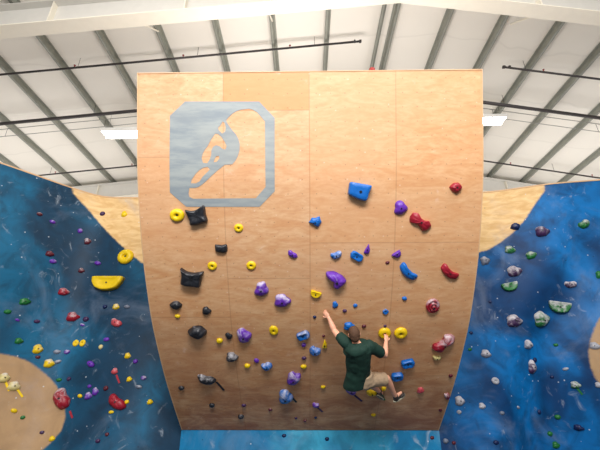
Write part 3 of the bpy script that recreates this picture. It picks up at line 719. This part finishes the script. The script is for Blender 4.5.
LEFT = [
 (39.5, 214.3, 6.5, 4.5, 0, 'chip', 'maroon', 1, 'small dark red hold, topmost of the far upper left'),
 (52.5, 222, 7, 4.5, -10, 'chip', 'purple', 1, 'small purple hold right below the topmost dark red one'),
 (80, 231, 5.5, 6.5, 0, 'chip', 'purple', 1, 'small pale purple hold above a maroon one at the wood corner edge'),
 (87.5, 241.5, 7, 7, 20, 'rock', 'maroon', 1, 'maroon hold near the edge of the bare wood corner'),
 (102.4, 213.8, 5.5, 6, -30, 'chip', 'plum', 0, 'dark purple hold on the bare wood corner'),
 (124.3, 214.3, 6.5, 6, 0, 'rock', 'yellow', 0, 'small yellow hold on the bare wood corner'),
 (125.9, 256.7, 15.5, 13, 0, 'jug', 'yellow', 0, 'large round yellow jug with a dark centre beside the plywood wall'),
 (49.6, 254, 8.5, 6, 0, 'rock', 'maroon', 0, 'dark red hold directly above a small purple one at left'),
 (52.8, 261.5, 8, 6, 0, 'chip', 'purple', 1, 'small purple hold directly under a dark red one at left'),
 (81.3, 270.6, 6.5, 5.5, 0, 'rock', 'maroon', 1, 'small chalky red hold left above the yellow half-moon'),
 (97.6, 263.3, 8, 5, -15, 'chip', 'purple', 1, 'chalky purple hold left of the large round yellow jug'),
 (109, 283.5, 31, 15, 0, 'half', 'yellow', 0, 'big yellow half-moon ledge on the left blue wall'),
 (63.5, 291.9, 10, 7.5, 5, 'rock', 'red', 1, 'chalky red hold alone left of the half-moon'),
 (24.8, 301.7, 10, 6.5, 10, 'rock', 'green', 0, 'green hold at far left, the highest of three green'),
 (7.5, 311.9, 8, 6, 0, 'chip', 'green', 0, 'dull green hold at the left picture border'),
 (17.3, 320, 5.5, 3.5, -20, 'chip', 'purple', 1, 'tiny purple hold between the green holds at far left'),
 (36.8, 321.5, 7, 5, 0, 'chip', 'plum', 0, 'dull plum hold left of the larger red oval'),
 (72.5, 317, 11.5, 9, 5, 'rock', 'red', 1, 'larger red oval hold in the middle of the left wall'),
 (86, 319.3, 7, 6, 0, 'chip', 'plum', 0, 'dark plum hold right beside the larger red oval'),
 (82.4, 325, 6, 3.5, -20, 'chip', 'purple', 1, 'tiny pale purple sliver under the dark plum hold'),
 (105, 306.8, 5.5, 5, 0, 'chip', 'navy', 0, 'tiny navy hold left of a small yellow one under the half-moon'),
 (116, 306.8, 7.5, 6, -10, 'rock', 'yellow', 1, 'small yellow hold between a navy and a grey one'),
 (127, 306.8, 7.5, 4.5, -10, 'chip', 'grey', 0, 'blue-grey hold right of a small yellow one'),
 (116.3, 323, 12.5, 8, -25, 'bean', 'pink', 1, 'slanting dusty pink hold nearest the plywood wall'),
 (106.4, 339.6, 7.5, 5, 0, 'chip', 'purple', 0, 'purple hold below the slanting dusty pink one'),
 (75.8, 343, 6.5, 6.5, 0, 'jug', 'yellow', 0, 'left one of a pair of tiny yellow round holds'),
 (82.6, 343, 6.5, 6.5, 0, 'jug', 'yellow', 0, 'right one of a pair of tiny yellow round holds'),
 (100.8, 347, 5.5, 5.5, 0, 'chip', 'cream', 1, 'tiny cream hold right of the yellow pair'),
 (18.7, 341, 8.5, 6.5, 0, 'rock', 'green', 0, 'green hold just above the bare wood circle at far left'),
 (37.6, 349.2, 9, 9, 0, 'rock', 'yellow', 1, 'round yellow hold above a dark red dot'),
 (37.8, 357.2, 5.5, 4.5, 0, 'chip', 'maroon', 0, 'dark red dot of a hold under the round yellow one'),
 (49, 363.6, 9.5, 8.5, 0, 'rock', 'yellow', 1, 'round yellow hold at the rim of the bare wood circle'),
 (57.5, 362, 8, 5, 20, 'chip', 'grey', 1, 'pale grey hold touching the yellow one at the circle rim'),
 (57, 352, 8, 5.5, 0, 'chip', 'grey', 1, 'grey hold above the pale one at the circle rim'),
 (67, 352, 7, 5.5, 10, 'chip', 'purple', 1, 'pale purple hold right of the grey one'),
 (127.7, 355.9, 7, 6, 0, 'rock', 'yellow', 1, 'small yellow hold close to the plywood wall above a purple dot'),
 (135.5, 361.5, 5.5, 6, 0, 'chip', 'purple', 0, 'purple dot of a hold closest to the plywood edge'),
 (90.7, 364.2, 9.5, 6, -30, 'chip', 'purple', 0, 'slanting purple hold in the lower middle of the left wall'),
 (114.7, 371.3, 7, 6.5, -20, 'rock', 'pink', 1, 'chalky pink hold with a red tape strip hanging below'),
 (129.3, 379.3, 6, 5.5, 0, 'rock', 'yellow', 0, 'tiny yellow hold right of the red tape strip'),
 (143.5, 378, 6.5, 5.5, 0, 'chip', 'purple', 1, 'faded purple hold near the plywood edge, lower area'),
 (138.7, 386.8, 8, 4.5, -10, 'chip', 'grey', 1, 'whitish hold near the plywood edge, lower area'),
 (4, 378, 9.5, 9, 0, 'rock', 'cream', 1, 'cream hold on the bare wood circle at the picture border'),
 (13.9, 386.3, 11, 9, -10, 'rock', 'cream', 1, 'larger cream hold on the bare wood circle'),
 (13.9, 410.8, 7.5, 5.5, -25, 'chip', 'yellow', 0, 'yellow hold in the lower half of the bare wood circle'),
 (22.7, 417.5, 5.5, 5, 10, 'chip', 'green', 0, 'small dark green hold on the bare wood circle'),
 (41.9, 432.4, 5.5, 4.5, 0, 'chip', 'plum', 0, 'small plum hold low on the bare wood circle'),
 (52, 438.8, 6.5, 5, 0, 'rock', 'yellow', 0, 'yellow hold at the bottom rim of the bare wood circle'),
 (62, 399, 23, 15, -52, 'bean', 'red', 1, 'big red hold with chalk, half on the bare wood circle'),
 (59, 379.9, 6.5, 4.5, 0, 'chip', 'green', 0, 'small green hold at the upper right rim of the circle'),
 (68.8, 379, 5, 5, 0, 'chip', 'plum', 0, 'tiny plum hold right of the small green one'),
 (80, 396, 6, 4.5, -25, 'chip', 'yellow', 0, 'small yellow hold between the big red hold and the pale purple pair'),
 (88.3, 396, 8, 7, 10, 'rock', 'purple', 1, 'pale purple hold, lower left of the pair'),
 (95.3, 391.6, 7, 7.5, 10, 'rock', 'purple', 1, 'pale purple hold, upper right of the pair'),
 (105.9, 388.4, 6, 6, 0, 'chip', 'maroon', 0, 'dark red hold above the second big red hold'),
 (89.5, 386.4, 5, 4, 0, 'chip', 'purple', 0, 'tiny purple hold just above the pale purple pair'),
 (116.8, 402.5, 22, 12, -32, 'bean', 'red', 0, 'big red slanting hold with a yellow chip at each end'),
 (111.2, 412.2, 6.5, 4, 0, 'chip', 'yellow', 0, 'tiny yellow chip at the lower left of the big slanting red hold'),
 (126.8, 402, 5.5, 5.5, 0, 'chip', 'yellow', 0, 'tiny yellow chip at the right end of the big slanting red hold'),
 (150, 402, 6.5, 5.5, 0, 'rock', 'yellow', 0, 'yellow hold nearest the lower plywood edge'),
 (97.9, 441, 6, 5, 0, 'chip', 'plum', 0, 'plum hold at the very bottom of the left wall'),
 (107, 434.5, 5, 4.5, 0, 'chip', 'maroon', 0, 'tiny maroon hold right above the bottom plum one'),
]
for a in LEFT: hold(*a, GLW)
RIGHT = [
 (515, 226.7, 10, 8.5, 20, 'diamond', 'navy', 0, 'dark blue pointed hold at the rim of the bare wood corner'),
 (541.7, 231.8, 12.5, 10, 0, 'rock', 'plum', 1, 'dark hold with white chalk right of the bare wood corner'),
 (583.7, 224.4, 12, 8, 30, 'bean', 'green', 1, 'slanting green hold, highest at the right picture side'),
 (509.7, 250, 10, 7.5, -10, 'rock', 'green', 1, 'green hold under the bare wood corner'),
 (531, 255.4, 10, 7.5, 15, 'rock', 'green', 1, 'pale green chalky hold right of another green one'),
 (514, 271.5, 13.5, 10, 10, 'rock', 'plum', 2, 'white chalked purple hold above a half-round green hold'),
 (484.7, 261, 9.5, 7.5, 15, 'rock', 'grey', 1, 'whitish hold nearest the plywood wall, upper right'),
 (509.7, 287, 16, 9.5, 10, 'half', 'green', 1, 'half-round green hold with chalk'),
 (570.4, 284.5, 12, 7.5, 0, 'bean', 'plum', 2, 'white chalked hold right of centre under the upper green ones'),
 (559, 307, 20, 13, -12, 'half', 'green', 2, 'largest green hold, its top white with chalk'),
 (540.5, 319, 15, 12, 15, 'rock', 'green', 2, 'chalked green hold left below the largest green one'),
 (513.7, 321, 15, 11, 0, 'rock', 'plum', 2, 'greyish purple chalky hold left of the chalked green ones'),
 (527.7, 344.5, 10, 6.5, 0, 'rock', 'grey', 2, 'small white hold below the chalked green ones'),
 (485.7, 353.8, 9.5, 7.5, -15, 'rock', 'grey', 2, 'white hold on the light facet beside the plywood edge'),
 (594.5, 346, 9, 7, -10, 'rock', 'white', 1, 'white hold on the bare wood patch at the right border'),
 (599, 275, 7, 8, 0, 'rock', 'green', 0, 'green hold cut by the right border, upper'),
 (531.5, 367, 9, 10, 0, 'rock', 'plum', 2, 'upright white and dark hold in the lower middle'),
 (534.7, 360, 5, 5, 0, 'chip', 'navy', 0, 'tiny navy hold on top of the upright white and dark hold'),
 (495.3, 380.7, 8.5, 6.5, -10, 'jug', 'white', 1, 'small white ring-shaped hold in the dark recess'),
 (482, 406, 7.5, 6, -5, 'rock', 'white', 1, 'small white hold low beside the recess'),
 (459.5, 401, 9.5, 9, 0, 'rock', 'grey', 2, 'white chalked hold touching the lower plywood edge'),
 (459, 412.2, 5.5, 5, 0, 'chip', 'grey', 2, 'tiny white hold right under the chalked one at the plywood edge'),
 (575.5, 385, 9, 7, -5, 'rock', 'green', 2, 'white and green hold with a green tape strip'),
 (598.5, 385, 7, 6, 0, 'rock', 'white', 1, 'white hold cut by the right border, lower'),
 (539, 412, 5, 4.5, 0, 'chip', 'navy', 0, 'tiny navy hold low in the middle'),
 (557.5, 417, 7, 6, 0, 'chip', 'green', 0, 'dark green hold low in the middle'),
 (549.8, 433.7, 6.5, 5, 0, 'chip', 'green', 0, 'small green hold above the bottom one'),
 (578.5, 427.8, 9, 6, -10, 'rock', 'navy', 0, 'navy hold in the lower right corner'),
 (555.7, 445, 8, 6.5, 0, 'rock', 'green', 0, 'green hold at the very bottom of the right wall'),
 (496, 442.5, 7, 5, 0, 'chip', 'navy', 0, 'dark hold at the very bottom inside the recess'),
 (502, 413, 6.5, 4, 0, 'chip', 'grey', 0, 'dull grey hold inside the dark recess'),
 (565.5, 369, 7, 4, 10, 'chip', 'white', 0, 'small white sliver of a hold above the green taped one'),
 (552, 377, 4.5, 4, 0, 'chip', 'navy', 0, 'tiny navy hold left of the white sliver'),
 (518, 407.5, 4.5, 3, -30, 'chip', 'grey', 1, 'tiny pale sliver in the recess'),
 (469.8, 349.5, 5, 4, 0, 'chip', 'green', 0, 'tiny green hold by the plywood edge'),
 (471, 333, 4.5, 4, 0, 'chip', 'navy', 0, 'tiny navy hold by the plywood edge'),
 (490, 302, 4, 3.5, 0, 'chip', 'navy', 0, 'tiny navy dot on the light facet under the half-round green hold'),
 (555.7, 345, 5.5, 4.5, 0, 'chip', 'green', 0, 'dull green dot of a hold right of the small white hold'),
]
for a in RIGHT: hold(*a, GRW)
for a in [(327, 439, 5, 5, 0, 'chip', 'navy', 0, 'tiny navy hold in the middle of the kickboard'),
          (284, 435.7, 5.5, 4.5, 0, 'chip', 'navy', 0, 'tiny navy hold at the left part of the kickboard'),
          (432, 437.8, 5, 4.5, 0, 'chip', 'maroon', 0, 'tiny dark red hold at the right end of the kickboard')]: hold(*a, GK)
for a in [(445.5, 441, 6.5, 6, 0, 'chip', 'grey', 0, 'small grey-blue hold just past the right end of the kickboard'),
          (453.7, 443, 5, 4.5, 0, 'chip', 'maroon', 0, 'tiny dark red hold just past the right end of the kickboard')]: hold(*a, GRW)
tape(216.5, 381.5, 224, 390, 'black', 'black tape strip hanging from the long slanting black hold')
tape(292, 397, 296.5, 402, 'black', 'short black tape strip right of the upright blue and white hold')
tape(354.5, 395, 362, 401, 'plum', 'dark tape strip below the purple hold under the climber')
tape(317.5, 407, 322.5, 411.5, 'plum', 'dark tape strip under the small faded purple hold near the bottom')
tape(382, 394.5, 384.5, 400, 'green', 'lime green tape strip beside the climber standing foot')
tape(5.5, 382, 9, 391, 'yellow', 'yellow tape strip under the cream hold at the left border')
tape(17, 389, 22.5, 397, 'yellow', 'yellow tape strip under the larger cream hold')
tape(116.5, 375, 119.5, 383, 'red', 'red tape strip under the chalky pink hold')
tape(70, 411, 72.5, 418, 'red', 'red tape strip under the big chalky red hold')
tape(577.5, 388.5, 582.5, 394.7, 'green', 'green tape strip under the white and green hold')


# ------------------------------------------------------------------ the climber
def wall(px, py, off):
    """point in front of the wall, off metres along the normal"""
    p, n, t = surface(px, py); return p + n * off
M_skin = simple('skin', srgb(232, 172, 142), .5, 0, .05)
M_hair = simple('brown_hair', srgb(84, 58, 40), .8, 0, .3, 30)
M_shirt = simple('dark_green_cotton', srgb(6, 48, 38), .8, 0, .25, 8)
M_short = simple('khaki_cotton', srgb(176, 152, 124), .8, 0, .1, 9)
M_shoe = simple('dark_shoe_leather', srgb(48, 44, 42), .6)
M_sole = simple('pale_rubber', srgb(176, 172, 150), .6)
def cone(bm, a, b, ra, rb, n=18, flat=(False, False)):
    a = Vector(a); b = Vector(b); tube(bm, a, b, ra, rb, n)
    for p, r, f in ((a, ra, flat[0]), (b, rb, flat[1])):
        if not f: ball(bm, p, (r, r, r))
def ball(bm, c, r, R=None, seg=16):
    m = Matrix.Translation(Vector(c)) @ (R.to_4x4() if R else Matrix.Identity(4)) @ Matrix.Diagonal((*r, 1))
    bmesh.ops.create_uvsphere(bm, u_segments=seg, v_segments=seg // 2 + 2, radius=1, matrix=m)
def frame(x, z):
    """rotation with given x and z directions"""
    z = Vector(z).normalized(); x = (Vector(x) - z * Vector(x).dot(z)).normalized(); y = z.cross(x); return Matrix((x, y, z)).transposed()
def fuse(name, bm, mat, parent, voxel=.008, smooth=4, edit=None):
    me = tomesh(bm); o = bpy.data.objects.new('tmp', me); C.objects.link(o)
    r = o.modifiers.new('r', 'REMESH'); r.mode = 'VOXEL'; r.voxel_size = voxel
    s = o.modifiers.new('s', 'SMOOTH'); s.iterations = smooth; s.factor = .5
    bpy.context.view_layer.update(); dg = bpy.context.evaluated_depsgraph_get()
    m2 = bpy.data.meshes.new_from_object(o.evaluated_get(dg)); bpy.data.objects.remove(o)
    if edit: edit(m2)
    for p in m2.polygons: p.use_smooth = True
    m2.materials.clear(); return link(name, m2, mat, parent)
zs = 5.56
# the wall distance under the hands and the standing foot
Lh = wall(325.2, 311.5, .05); Rh = at(386.6, 336.0, surface(386.6, 336)[2] - .10)
Lw = Lh + (at(327.8, 316.5, 5.72) - Lh).normalized() * .085
Le = at(334.2, 330.5, 5.66); Lsh = at(344, 343, 5.47)
Rw = Rh + (at(385.8, 344, 5.78) - Rh).normalized() * .085
Re = at(384.9, 355.0, 5.62); Rsh = at(371.5, 346.5, 5.44)
head = at(354.3, 334.2, 5.40); neck0 = at(356, 341.5, 5.45); 
chest = at(357.5, 353, 5.46); waist = at(360, 368, 5.58); pelv = at(363, 379, 5.68)
Lhip = at(358.0, 381.5, 5.70); Rhip = at(368.5, 380.0, 5.70)
Rk = at(386.8, 378.5, 5.93); Ra = at(395.6, 396.5, 6.17)
Lf = wall(381.5, 394.5, .10); La = at(379.3, 391.5, 6.45); Lk = at(369.5, 383.5, 6.08)
cl = empty('person', (pelv.x, pelv.y, pelv.z)); tag(cl, 'climber seen from behind in dark green shirt and khaki shorts, hanging on the plywood wall', 'person')
up = (neck0 - pelv).normalized(); side = (Rsh - Lsh).normalized(); T = frame(side, up); FW = T.col[1]   # FW points to the wall
bm = bmesh.new()
# trunk
ball(bm, chest + up * .03, (.155, .10, .17), T); ball(bm, waist, (.14, .10, .16), T); ball(bm, pelv, (.16, .115, .13), T)
ball(bm, chest + up * .07 + side * .02 + FW * .02, (.16, .07, .06), T)
cone(bm, neck0 - up * .05, head - up * .05, .062, .054)
# head with face
view = (head - EYE).normalized(); hd = Vector((-.12, 1, .12)).normalized(); H = frame(Vector((1, 0, 0)), up * .6 + Vector((0, 0, .5)))
ball(bm, head, (.076, .094, .108), H, 24)
fw = H.col[1]; hu = H.col[2]; hr = H.col[0]
ball(bm, head + fw * .04 - hu * .05, (.055, .055, .06), H)                                # jaw
cone(bm, head + fw * .09 + hu * .015, head + fw * .112 - hu * .022, .009, .015, 10)       # nose
ball(bm, head + fw * .088 - hu * .052, (.026, .014, .010), H)                              # lips
ball(bm, head + fw * .084 + hu * .032, (.05, .014, .010), H)                               # brow
for s in (-1, 1): ball(bm, head + hr * s * .078 - hu * .005, (.012, .02, .032), H)
def hand(bm, wrist, palm_end, fdir, nrm, thumb_side, curl):
    """palm plus five fingers that curl round what they hold"""
    d = (palm_end - wrist).normalized(); nrm = Vector(nrm); nrm = (nrm - d * nrm.dot(d)).normalized(); sd = d.cross(nrm).normalized()
    R = Matrix((sd, nrm, d)).transposed()
    ball(bm, wrist.lerp(palm_end, .55), (.040, .017, .052), R)
    for i, (l, o) in enumerate(((.062, -.028), (.072, -.009), (.067, .010), (.052, .028))):
        p = palm_end + sd * o * -thumb_side * -1; prev = p - d * .02; q = d.copy()
        for k, f in enumerate((.45, .32, .23)):
            ang = curl * (k + .5) / 1.6; dirn = (d * math.cos(ang) + nrm * math.sin(ang)).normalized()
            nx = prev + dirn * (l * f + (.02 if k == 0 else 0)); cone(bm, prev, nx, .0095 - .001 * k, .0088 - .001 * k, 10); prev = nx
    b = wrist.lerp(palm_end, .35) + sd * thumb_side * .03; t1 = b + (sd * thumb_side * .8 + d * .7 + nrm * .2).normalized() * .036
    t2 = t1 + (sd * thumb_side * .25 + d * .85 + nrm * .5).normalized() * .028
    cone(bm, b, t1, .0125, .011, 10); cone(bm, t1, t2, .011, .0095, 10)
def limb(bm, pts): 
    for (a, ra), (b, rb) in zip(pts, pts[1:]): cone(bm, a, b, ra, rb)
mid = lambda a, b, t: Vector(a).lerp(Vector(b), t)
limb(bm, [(Lsh, .062), (mid(Lsh, Le, .45), .052), (Le, .042), (mid(Le, Lw, .3), .045), (mid(Le, Lw, .75), .032), (Lw, .027)])
limb(bm, [(Rsh, .062), (mid(Rsh, Re, .45), .052), (Re, .042), (mid(Re, Rw, .3), .045), (mid(Re, Rw, .75), .032), (Rw, .027)])
_, nl, _ = surface(325.2, 311.5); _, nr, _ = surface(386.3, 338.5)
hand(bm, Lw, Lh, None, -nl, 1, 1.0)
hand(bm, Rw, Rh, None, -nr, -1, 1.5)
# legs
limb(bm, [(Rhip, .088), (mid(Rhip, Rk, .4), .078), (Rk, .056), (mid(Rk, Ra, .28), .057), (mid(Rk, Ra, .7), .040), (Ra, .034)])
limb(bm, [(Lhip, .088), (mid(Lhip, Lk, .4), .078), (Lk, .056), (mid(Lk, La, .28), .057), (mid(Lk, La, .7), .040), (La, .034)])
Rtoe = at(401.5, 398.0, 6.22) ; Rheel = at(395.5, 402.5, 6.16)
Rd = (Rtoe - Rheel).normalized(); Ld = (wall(382.5, 392.8, .03) - La).normalized()
for a, d in ((Ra, Rd), (La, Ld)): cone(bm, a, a + d * .12, .035, .022)
body = fuse('body', bm, M_skin, cl, .0065, 3)
# hair
bm = bmesh.new(); ball(bm, head + hu * .014 - fw * .012, (.082, .096, .108), H, 24); ball(bm, head - fw * .035 - hu * .03, (.070, .066, .075), H, 20)
def rough(m):
    for v in m.vertices: v.co += (v.co - head).normalized() * .004 * noise.noise(v.co * 60)
fuse('hair', bm, M_hair, cl, .007, 2, rough)
# shirt: trunk, flared hem, short sleeves with flat cuffs
def cloth_edit(k, amp):
    def f(m):
        m.update()
        ns = [v.normal.copy() for v in m.vertices]
        for v, n in zip(m.vertices, ns):
            q = v.co; v.co += n * amp * (noise.noise(Vector((q.x * k, q.y * k, q.z * k * .45))) + .5 * noise.noise(q * k * 2.1))
    return f
def oval_tube(bm, secs, n=28):
    """secs: centre, half width, half depth, frame"""
    rings = []
    for c, a, b, R in secs:
        rings.append([bm.verts.new(Vector(c) + R.col[0] * a * math.cos(2*math.pi*i/n) + R.col[1] * b * math.sin(2*math.pi*i/n)) for i in range(n)])
    for A, B in zip(rings, rings[1:]):
        for i in range(n): bm.faces.new((A[i], A[(i+1) % n], B[(i+1) % n], B[i]))
    bm.faces.new(rings[0][::-1]); bm.faces.new(rings[-1])
bm = bmesh.new()
hem = at(355.8, 384.2, 5.70); 
HR = frame(at(373.5, 374.5, 5.70) - at(348, 384, 5.70), up)
oval_tube(bm, [(hem, .198, .14, HR), (hem + up * .05 + side*.01, .198, .142, HR), (waist + side * -.02, .178, .135, T), (chest - up * .02, .19, .135, T), (chest + up * .05, .21, .14, T), (neck0 - up * .06, .20, .13, T), (neck0 - up * .02, .16, .11, T), (neck0 + up * .015, .08, .075, T)])
ball(bm, chest + up * .08 - FW * .01, (.19, .14, .11), T); cone(bm, Lsh - side * -.03, mid(Lsh, Le, .55), .088, .074, flat=(False, True)); cone(bm, Rsh - side * .03, mid(Rsh, Re, .72), .092, .078, flat=(False, True))
fuse('shirt', bm, M_shirt, cl, .008, 4, cloth_edit(7, .013))
# shorts
bm = bmesh.new()
oval_tube(bm, [(pelv + up * .10, .158, .12, T), (pelv, .175, .135, T), (pelv - up * .08, .165, .13, T)])
cone(bm, Rhip, mid(Rhip, Rk, .86), .118, .098, flat=(False, True)); cone(bm, Lhip, mid(Lhip, Lk, .86), .118, .098, flat=(False, True))
fuse('shorts', bm, M_short, cl, .008, 3, cloth_edit(9, .009))
# shoes
def shoe(ank, d, sole_n):
    d = d.normalized(); sole_n = (sole_n - d * sole_n.dot(d)).normalized(); sx = d.cross(sole_n); R = Matrix((sx, sole_n, d)).transposed()
    base = ank - sole_n * .05
    bm = bmesh.new(); ball(bm, base + d * .03 + sole_n * .01, (.042, .045, .075), R); ball(bm, base + d * .12 - sole_n * .008, (.046, .03, .075), R); cone(bm, ank + sole_n * .012, base, .042, .042)
    o = fuse('shoe', bm, M_shoe, cl, .007, 2)
    b = bmesh.new(); n = 20; A = []; B = []
    for i in range(n):
        t = 2 * math.pi * i / n; wz = .046 * math.sin(t) * (1 + .12 * math.cos(t)); ln = .13 * math.cos(t) + .072
        q = base + d * ln + sx * wz - sole_n * .034; A.append(b.verts.new(q)); B.append(b.verts.new(q + sole_n * .016))
    for i in range(n): b.faces.new((A[i], A[(i+1) % n], B[(i+1) % n], B[i]))
    b.faces.new(A[::-1]); b.faces.new(B)
    s = link('sole', tomesh(b), M_sole, o); return o
shoe(Ra, Rd, (Rk - Ra)); shoe(La, Ld, (Lk - La).normalized() + Vector((0, 0, .6)))
